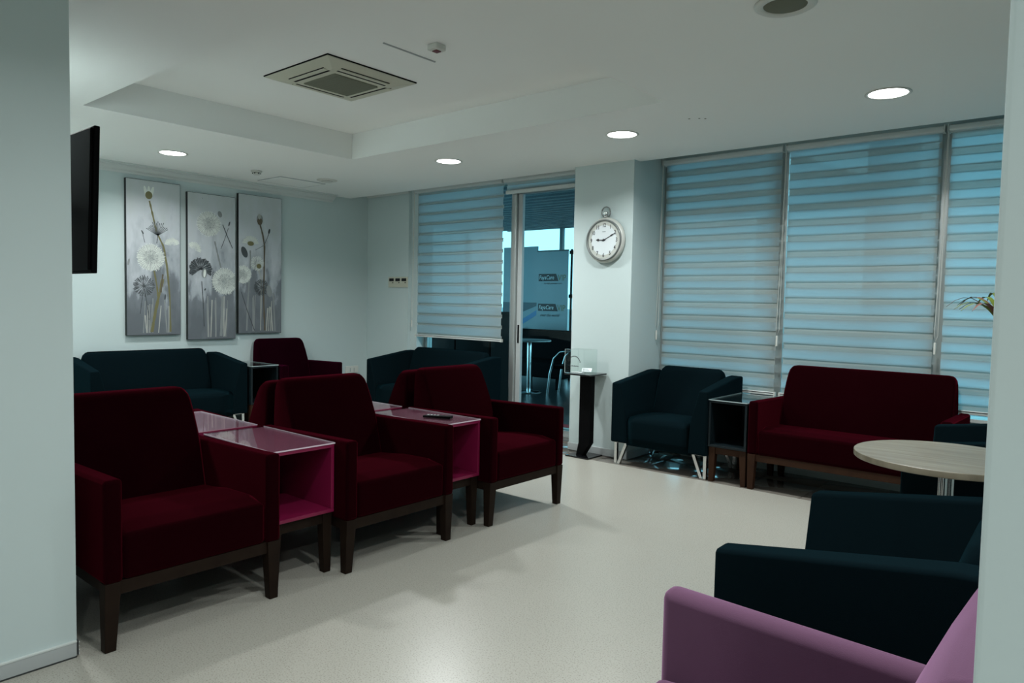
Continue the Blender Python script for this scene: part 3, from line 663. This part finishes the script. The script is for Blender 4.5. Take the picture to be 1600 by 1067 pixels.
# ------------------------------------------------------------------ paintings
CW, CH = 0.54, 1.565
def painting(label, yc, zc):
    t = thing('painting', label, 'painting', (XL+0.002, yc, zc), R90, 'dandelion canvases on the left wall')
    rbox('canvas', -CW/2, CW/2, -0.040, 0.0, -CH/2, CH/2, 'canvas_side', t, 0.002, 1)
    rbox('painted_face', -CW/2+0.004, CW/2-0.004, -0.0415, -0.0395, -CH/2+0.004, CH/2-0.004, 'canvas_paint', t)
    return t
LAY = [0.0418]
def lay(): LAY[0] += 0.00004; return -LAY[0]
def uv(u, v): return ((u-0.5)*CW, (0.5-v)*CH)
def poly(bm, pts, y):
    bm.faces.new([bm.verts.new((p[0], y, p[1])) for p in pts])
def stroke(t, pts, wd, m, name='painted_stem'):
    bm = bmesh.new(); y = lay(); P = [Vector(uv(*p)) for p in pts]; Q = []; wd = wd*1.35
    for a, b in zip(P, P[1:]):
        for k in range(6): Q.append(a.lerp(b, k/6))
    Q.append(P[-1]); S = [Q[0]] + [(Q[i-1]+Q[i]*2+Q[i+1])/4 for i in range(1, len(Q)-1)] + [Q[-1]]
    L, Rr = [], []
    for i, p in enumerate(S):
        d = (S[min(i+1, len(S)-1)]-S[max(i-1, 0)]).normalized(); n = Vector((-d.y, d.x)); ww = wd*(0.75+0.5*random.random())/2
        L.append(p+n*ww); Rr.append(p-n*ww)
    lim = CW/2-0.006
    cl = lambda q: (max(-lim, min(lim, q.x)), max(-CH/2+.006, min(CH/2-.006, q.y)))
    vl = [bm.verts.new((cl(q)[0], y, cl(q)[1])) for q in L]; vr = [bm.verts.new((cl(q)[0], y, cl(q)[1])) for q in Rr]
    for i in range(len(vl)-1): bm.faces.new((vl[i], vr[i], vr[i+1], vl[i+1]))
    return finish(name, bm, m, t, smooth=False)
def ellipse(t, u, v, a, b, rot, m, name='painted_bud', n=16):
    bm = bmesh.new(); c = uv(u, v); y = lay(); cr, sr = math.cos(rot), math.sin(rot)
    poly(bm, [(max(-CW/2+.005, min(CW/2-.005, c[0]+a*math.cos(k*2*PI/n)*cr-b*math.sin(k*2*PI/n)*sr)), c[1]+a*math.cos(k*2*PI/n)*sr+b*math.sin(k*2*PI/n)*cr) for k in range(n)], y)
    return finish(name, bm, m, t, smooth=False)
def puff(t, u, v, r, m, mid, n=90, a0=0, a1=2*PI, inner=0.35, name='painted_dandelion'):
    fw = 2.0 if m == 'art_grey' else 1.0
    if mid: ellipse(t, u, v, r*0.93, r*0.93, 0, 'art_shade', 'painted_shade', 40)
    bm = bmesh.new(); c = Vector(uv(u, v)); lim = CW/2-0.005
    for ring, (ri, ro, k, wd) in enumerate(((max(inner, 0.50), 1.0, n, 0.0030), (inner*0.6, 0.78, n//2, 0.0022))):
        y = lay()
        for i in range(k):
            a = a0 + (a1-a0)*(i+random.random()*0.7)/k; d = Vector((math.cos(a), math.sin(a))); nn = Vector((-d.y, d.x))
            p0, p1 = c + d*r*ri*(0.8+0.4*random.random()), c + d*r*ro*(0.88+0.16*random.random())
            q = [p0-nn*wd*0.25*fw, p1-nn*wd*0.7*fw, p1+nn*wd*0.7*fw, p0+nn*wd*0.25*fw]
            if any(abs(z.x) > lim for z in q): continue
            poly(bm, [(z.x, z.y) for z in q], y)
    o = finish(name, bm, m, t, smooth=False)
    if mid:
        bm = bmesh.new(); y = lay()
        for i in range(110):
            a = random.random()*2*PI; rr = r*0.55*math.sqrt(random.random()); s = r*0.026
            x, z = c.x+rr*math.cos(a), c.y+rr*math.sin(a)
            if abs(x)+s < lim: poly(bm, [(x-s, z), (x, z-s), (x+s, z), (x, z+s)], y)
        finish('seed_dots', bm, mid, o, smooth=False)
    return o
def umbel(t, u, v, r, m, a0, a1, n=14):
    bm = bmesh.new(); c = Vector(uv(u, v)); y = lay()
    for i in range(n):
        a = a0+(a1-a0)*i/(n-1); d = Vector((math.cos(a), math.sin(a))); nn = Vector((-d.y, d.x)); L = r*(0.8+0.3*random.random()); p1 = c+d*L
        poly(bm, [tuple(z) for z in (c-nn*.002, p1-nn*.0026, p1+nn*.0026, c+nn*.002)], y)
        poly(bm, [tuple(z) for z in (p1-nn*.004, p1+d*.016-nn*.003, p1+d*.016+nn*.003, p1+nn*.004)], y)
    return finish('painted_umbel', bm, m, t, smooth=False)
def wash(t, m, n, v0, v1):
    for k in range(n):
        u = random.uniform(0.3, 0.85); stroke(t, [(u, v0+random.random()*0.1), (u+random.uniform(-.05, .05), v1)], 0.004+0.008*random.random(), m, 'painted_streak')
p1 = painting('tall dandelion canvas on left wall, nearest the television', 3.250, 1.782)
wash(p1, 'art_midgrey', 5, 0.70, 0.985); wash(p1, 'art_pale', 5, 0.78, 0.985)
stroke(p1, [(.42, .13), (.48, .22), (.55, .33), (.68, .42), (.74, .55), (.79, .75), (.80, .98)], 0.013, 'art_olive')
stroke(p1, [(.66, .63), (.60, .72), (.52, .84), (.45, .98)], 0.020, 'art_olive')
stroke(p1, [(.66, .60), (.62, .72)], 0.012, 'art_brown')
stroke(p1, [(.50, .58), (.55, .68), (.57, .75)], 0.012, 'art_olive')
umbel(p1, .57, .35, 0.12, 'art_grey', math.radians(35), math.radians(150), 16)
stroke(p1, [(.57, .35), (.55, .40)], 0.006, 'art_grey')
puff(p1, .84, .41, 0.085, 'art_white', None, 60, 0.3, 3.0); puff(p1, .44, .495, 0.142, 'art_white', 'art_midgrey', 96)
puff(p1, .31, .68, 0.108, 'art_grey', None, 44, inner=0.05); stroke(p1, [(.31, .70), (.26, .80), (.24, .86)], 0.005, 'art_grey'); stroke(p1, [(.32, .70), (.38, .84), (.40, .90)], 0.005, 'art_grey')
for du, rot in ((-.055, .25), (0, 0), (.055, -.25)): ellipse(p1, .41+du, .075, 0.016, 0.062, rot, 'art_white', 'painted_petal')
ellipse(p1, .41, .095, 0.035, 0.040, 0, 'art_olive'); ellipse(p1, .29, .335, 0.007, 0.022, .5, 'art_grey'); stroke(p1, [(.29, .34), (.33, .40)], 0.004, 'art_grey')
ellipse(p1, .70, .75, 0.008, 0.03, -.1, 'art_grey'); ellipse(p1, .04, .53, 0.010, 0.035, -.2, 'art_midgrey')
p2 = painting('dandelion canvas hung lowest, in the middle of the three', 3.865, 1.725)
wash(p2, 'art_pale', 5, 0.70, 0.985); wash(p2, 'art_midgrey', 4, 0.66, 0.985)
stroke(p2, [(.55, .32), (.62, .42), (.68, .50)], 0.013, 'art_midgrey'); stroke(p2, [(.72, .20), (.82, .28), (.93, .36)], 0.007, 'art_grey'); stroke(p2, [(.84, .22), (.76, .30), (.68, .37)], 0.004, 'art_grey')
stroke(p2, [(.28, .60), (.31, .75), (.33, .91)], 0.007, 'art_grey'); stroke(p2, [(.72, .70), (.70, .85), (.68, .98)], 0.022, 'art_midgrey'); stroke(p2, [(.75, .70), (.74, .85), (.75, .98)], 0.010, 'art_pale')
ellipse(p2, .66, .13, 0.024, 0.035, .3, 'art_midgrey'); ellipse(p2, .86, .19, 0.008, 0.028, -.3, 'art_grey'); ellipse(p2, .35, .655, 0.008, 0.014, -.6, 'art_grey')
puff(p2, .12, .39, 0.085, 'art_white', None, 50, -0.3, 2.6); puff(p2, .43, .205, 0.138, 'art_white', 'art_midgrey', 90)
puff(p2, .26, .52, 0.128, 'art_grey', None, 60, math.radians(-30), math.radians(215), inner=0.03); ellipse(p2, .33, .545, 0.030, 0.05, -.1, 'art_midgrey', 'painted_petal'); ellipse(p2, .34, .545, 0.014, 0.045, -.1, 'art_white', 'painted_petal')
puff(p2, .76, .595, 0.150, 'art_white', 'art_midgrey', 96)
ellipse(p2, .30, .033, 0.004, 0.004, 0, 'art_grey', 'painted_dot', 8)
p3 = painting('dandelion canvas nearest the back corner, above plum armchair', 4.438, 1.780)
wash(p3, 'art_midgrey', 5, 0.70, 0.985); wash(p3, 'art_pale', 5, 0.74, 0.985)
stroke(p3, [(.48, .20), (.55, .28), (.59, .36), (.58, .55), (.57, .75), (.60, .98)], 0.014, 'art_brown'); stroke(p3, [(.69, .27), (.60, .34)], 0.004, 'art_grey'); stroke(p3, [(.58, .355), (.38, .395)], 0.006, 'art_midgrey')
stroke(p3, [(.26, .40), (.27, .48), (.22, .70), (.18, .98)], 0.013, 'art_midgrey'); stroke(p3, [(.06, .70), (.20, .84), (.36, .98)], 0.006, 'art_grey'); stroke(p3, [(.45, .53), (.52, .60), (.50, .98)], 0.010, 'art_pale')
ellipse(p3, .48, .17, 0.040, 0.055, 0, 'art_midgrey'); ellipse(p3, .48, .185, 0.032, 0.042, 0, 'art_brown'); ellipse(p3, .47, .15, 0.018, 0.032, 0, 'art_pale', 'painted_petal')
ellipse(p3, .70, .25, 0.012, 0.030, -.25, 'art_grey'); ellipse(p3, .13, .415, 0.035, 0.065, .4, 'art_grey', 'painted_leaf')
puff(p3, .27, .36, 0.105, 'art_white', None, 60, math.radians(10), math.radians(170), inner=0.1); ellipse(p3, .27, .35, 0.040, 0.026, 0, 'art_olive')
puff(p3, .42, .49, 0.085, 'art_white', None, 60, inner=0.1); ellipse(p3, .46, .51, 0.030, 0.028, 0, 'art_olive'); puff(p3, .10, .575, 0.105, 'art_white', 'art_midgrey', 90)
puff(p3, .52, .665, 0.095, 'art_grey', None, 40, inner=0.05); ellipse(p3, .70, .69, 0.035, 0.07, .2, 'art_midgrey', 'painted_leaf')

# ------------------------------------------------------------------ potted plant behind the right wall
t = thing('potted_plant', 'arching leafy plant peeking out beside the right wall', 'plant', (-0.545, 5.15, 0))
bm = bmesh.new(); lathe(bm, [(0.001, 0.0), (0.12, 0.0), (0.16, 0.32), (0.17, 0.34), (0.15, 0.34), (0.14, 0.30), (0.001, 0.30)], 28); finish('pot', bm, 'pot', t)
bm = bmesh.new(); tube(bm, [(0, 0, 0.3), (0.01, 0.01, 0.8), (0.0, 0.0, 1.30)], [0.018, 0.015, 0.012], 8); finish('stem', bm, 'wood_brown', t)
for k in range(22):
    a = PI + (k-11)*0.29; L = 0.22+0.12*random.random(); top = 1.30+0.04*random.random(); ri = 0.13+0.06*random.random()
    bm = bmesh.new(); d = Vector((math.cos(a), math.sin(a), 0)); n = Vector((-d.y, d.x, 0)); vl = []
    for j in range(8):
        s = j/7; p = d*L*s + Vector((0, 0, top + ri*math.sin(s*PI*0.72)*1.1 - 0.03*s)); ww = 0.016*math.sin(PI*min(1, 0.12+s*0.88))+0.0006
        vl.append((bm.verts.new(p-n*ww), bm.verts.new(p+Vector((0, 0, -0.003))), bm.verts.new(p+n*ww)))
    for p_, q_ in zip(vl, vl[1:]):
        bm.faces.new((p_[0], p_[1], q_[1], q_[0])); bm.faces.new((p_[1], p_[2], q_[2], q_[1]))
    finish('leaf', bm, 'leaf' if k % 3 else 'leaf_red', t, wn=False)

# ------------------------------------------------------------------ outside: terrace seen through the glass
struct(rbox('floor_terrace', -22, 8, 6.30, 24, -0.14, -0.02, 'out_floor'))
struct(boxes('wall_terrace', [(-22, 8, 24, 24.2, -0.1, 1.2)], 'plaster_out'))
for k, (y0, m_, lab) in enumerate(((6.46, 'red_paint', 'red painted line on terrace floor just outside the door'), (6.60, 'plaster_out', 'white painted line on terrace floor outside the door'), (6.70, 'red_paint', 'second red painted line on terrace floor'))):
    tag(rbox('floor_line', -5.4, -3.2, y0, y0+(0.16 if k == 2 else 0.07), -0.02, -0.016, m_), lab, 'line')
for x0, x1 in ((-2.66, -2.42), (-1.72, -1.36), (-0.30, -0.05)):
    struct(rbox('wall_added_shade_pier', x0, x1, 6.62, 6.80, -0.02, 2.95, 'slat'))  # unseen piers added to throw soft shade bands on the blinds
pg = thing('pergola', 'slatted terrace canopy seen above the banners through the door', 'pergola', (0, 0, 0))
for k in range(24):
    y = 7.0 + k*0.40; z = 2.95 + 0.06*(y-7.0)
    bm = bmesh.new(); box(bm, -14, -3.1, y-0.05, y+0.05, z, z+0.12); finish('slat', bm, 'slat', pg, smooth=False)
bm = bmesh.new(); loft(bm, [[(-14.2, y, 2.95+0.06*(y-7)+0.12), (-3.0, y, 2.95+0.06*(y-7)+0.12), (-3.0, y, 2.95+0.06*(y-7)+0.15), (-14.2, y, 2.95+0.06*(y-7)+0.15)] for y in (6.9, 16.4)]); finish('roof_sheet', bm, 'slat', pg, smooth=False)
for x in (-15.5, -11.9, -3.2): rbox('post', x-.05, x+.05, 16.0, 16.1, -0.02, 3.49, 'slat', pg)
# banners
def banner_text(parent, z, s, sub, script):
    bm = bmesh.new(); poly(bm, [(-0.33*s, z), (0.15*s, z), (0.09*s, z+0.14*s), (-0.33*s, z+0.14*s)], -0.006); finish('logo_block', bm, 'ink', parent, smooth=False)
    text('logo_text', 'FayaCare', 0.112*s, 'paper', parent, (-0.315*s, -0.0075, z+0.034*s), (PI/2, 0, 0), 0.0004, 0.15, sx=0.85)
    text('logo_text', 'VIP', 0.165*s, 'gold', parent, (0.135*s, -0.0075, z+0.008*s), (PI/2, 0, 0), 0.0004, sx=0.85)
    if sub: text('tagline', sub, 0.045*s, 'ink', parent, (-0.2*s, -0.0075, z-0.055*s), (PI/2, 0, 0), 0.0004, 0.2)
    if script: text('tagline', script, 0.088*s, 'ink', parent, (-0.28*s, -0.0075, z-0.105*s), (PI/2, 0, 0), 0.0004, 0.45, sx=0.85)
b1 = thing('banner', 'pale roll-up banner printed with FayaCare VIP logos outside', 'banner', (-8.365, 11.0, 0), 0)
rbox('sheet', -0.37, 0.37, -0.004, 0.004, 0.08, 2.41, 'banner', b1)
rbox('foot', -0.38, 0.38, -0.08, 0.08, -0.02, 0.08, 'alu', b1, 0.01, 1)
rbox('top_bar', -0.37, 0.37, -0.012, 0.012, 2.40, 2.425, 'alu_dark', b1)
banner_text(b1, 1.835, 1.0, 'sky high passenger care', None); banner_text(b1, 1.262, 1.0, None, 'over the world')
b2 = thing('banner', 'pale picture banner partly hidden behind the door post', 'banner', (-9.24, 11.1, 0), 0)
rbox('sheet', -0.45, 0.44, -0.004, 0.004, 0.08, 2.52, 'banner', b2)
rbox('foot', -0.46, 0.46, -0.08, 0.08, -0.02, 0.08, 'alu', b2, 0.01, 1)
bm = bmesh.new(); poly(bm, [(-.45, 1.42), (.44, 1.42), (.44, 1.36), (-.45, 1.05)], -0.006); finish('printed_shape', bm, 'print_dark', b2, smooth=False)
bm = bmesh.new(); poly(bm, [(-.1, 1.0), (.44, 1.28), (.44, 1.18), (-.05, 0.92)], -0.007); finish('printed_shape', bm, 'print_blue', b2, smooth=False)
bm = bmesh.new(); poly(bm, [(-.3, .75), (.2, .95), (.44, .72), (.44, .55), (-.3, .55)], -0.007); finish('printed_shape', bm, 'grey_print', b2, smooth=False)
st = thing('banner_pole', 'black upright pole with clamp beside the logo banner', 'pole', (-7.85, 10.9, 0))
bm = bmesh.new(); tube(bm, [(0, 0, -0.02), (0, 0, 2.42)], 0.022, 10); finish('pole', bm, 'out_black', st)
for z in (1.55, 2.36): bm = bmesh.new(); lathe(bm, [(0.001, z-0.04), (0.045, z-0.03), (0.045, z+0.03), (0.001, z+0.04)], 12); finish('clamp', bm, 'out_black', st)
# dark terrace sofa
sf = thing('terrace_sofa', 'black terrace sofa standing in front of the banners', 'sofa', (-8.0, 10.1, -0.02))
rbox('backrest', -1.3, 1.0, 0.0, 0.16, 0.15, 0.96, 'out_black', sf, 0.03, 2); rbox('seat', -1.3, 1.0, -0.62, 0.0, 0.18, 0.45, 'out_black', sf, 0.03, 2)
for x in (-1.2, -0.2, 0.9):
    for y in (-0.55, 0.08): rbox('leg', x-.03, x+.03, y-.03, y+.03, 0, 0.18, 'out_black', sf)
# terrace table
tb = thing('terrace_table', 'round terrace table on a steel column outside the door', 'table', (-7.22, 8.93, -0.02))
bm = bmesh.new(); lathe(bm, [(0.001, 0.815), (0.34, 0.815), (0.345, 0.83), (0.34, 0.845), (0.001, 0.845)], 40); finish('table_top', bm, 'alu', tb)
bm = bmesh.new(); tube(bm, [(0, 0, 0.02), (0, 0, 0.815)], 0.035, 16); finish('column', bm, 'chrome', tb)
bm = bmesh.new(); lathe(bm, [(0.001, 0), (0.21, 0), (0.20, 0.015), (0.05, 0.04), (0.001, 0.04)], 32); finish('base', bm, 'chrome', tb)
# terrace chair
tch = thing('terrace_chair', 'steel tube terrace chair with dark seat behind the acrylic box', 'chair', (-6.55, 9.15, -0.02), math.radians(15))
for s in (-0.24, 0.24):
    bm = bmesh.new(); tube(bm, [(-0.30, s, 0), (-0.26, s, 0.35), (-0.20, s, 0.58), (-0.10, s, 0.68), (0.02, s, 0.70), (0.20, s, 0.68), (0.26, s, 0.60), (0.28, s, 0.0)], 0.016, 8); finish('frame_tube', bm, 'chrome', tch)
rbox('seat', -0.22, 0.22, -0.22, 0.22, 0.42, 0.47, 'out_black', tch, 0.01, 1); rbox('backrest', 0.20, 0.24, -0.22, 0.22, 0.50, 0.80, 'out_black', tch, 0.01, 1)
# things right outside the glazing
cbn = thing('terrace_cabinet', 'dark brown cabinet outside under the half lowered blind', 'cabinet', (-6.95, 7.1, -0.02))
rbox('body', -0.75, 0.55, 0, 0.45, 0.05, 1.3, 'out_brown', cbn, 0.005, 1)
for k in range(2): rbox('cabinet_door', -0.73+k*0.64, -0.11+k*0.64, -0.02, 0, 0.1, 1.25, 'out_brown', cbn, 0.004, 1)
rbox('plinth', -0.73, 0.53, 0.02, 0.43, 0, 0.05, 'out_black', cbn)
ot = thing('round_table', 'small round oak table outside beneath the right window', 'table', (-0.62, 6.95, -0.02))
bm = bmesh.new(); lathe(bm, [(0.001, 0.70), (0.24, 0.70), (0.245, 0.675), (0.001, 0.675)], 40); finish('table_top', bm, 'oak', ot)
bm = bmesh.new(); tube(bm, [(0, 0, 0.02), (0, 0, 0.68)], 0.03, 12); finish('column', bm, 'chrome', ot)
bm = bmesh.new(); lathe(bm, [(0.001, 0), (0.18, 0), (0.04, 0.03), (0.001, 0.03)], 24); finish('base', bm, 'chrome', ot)
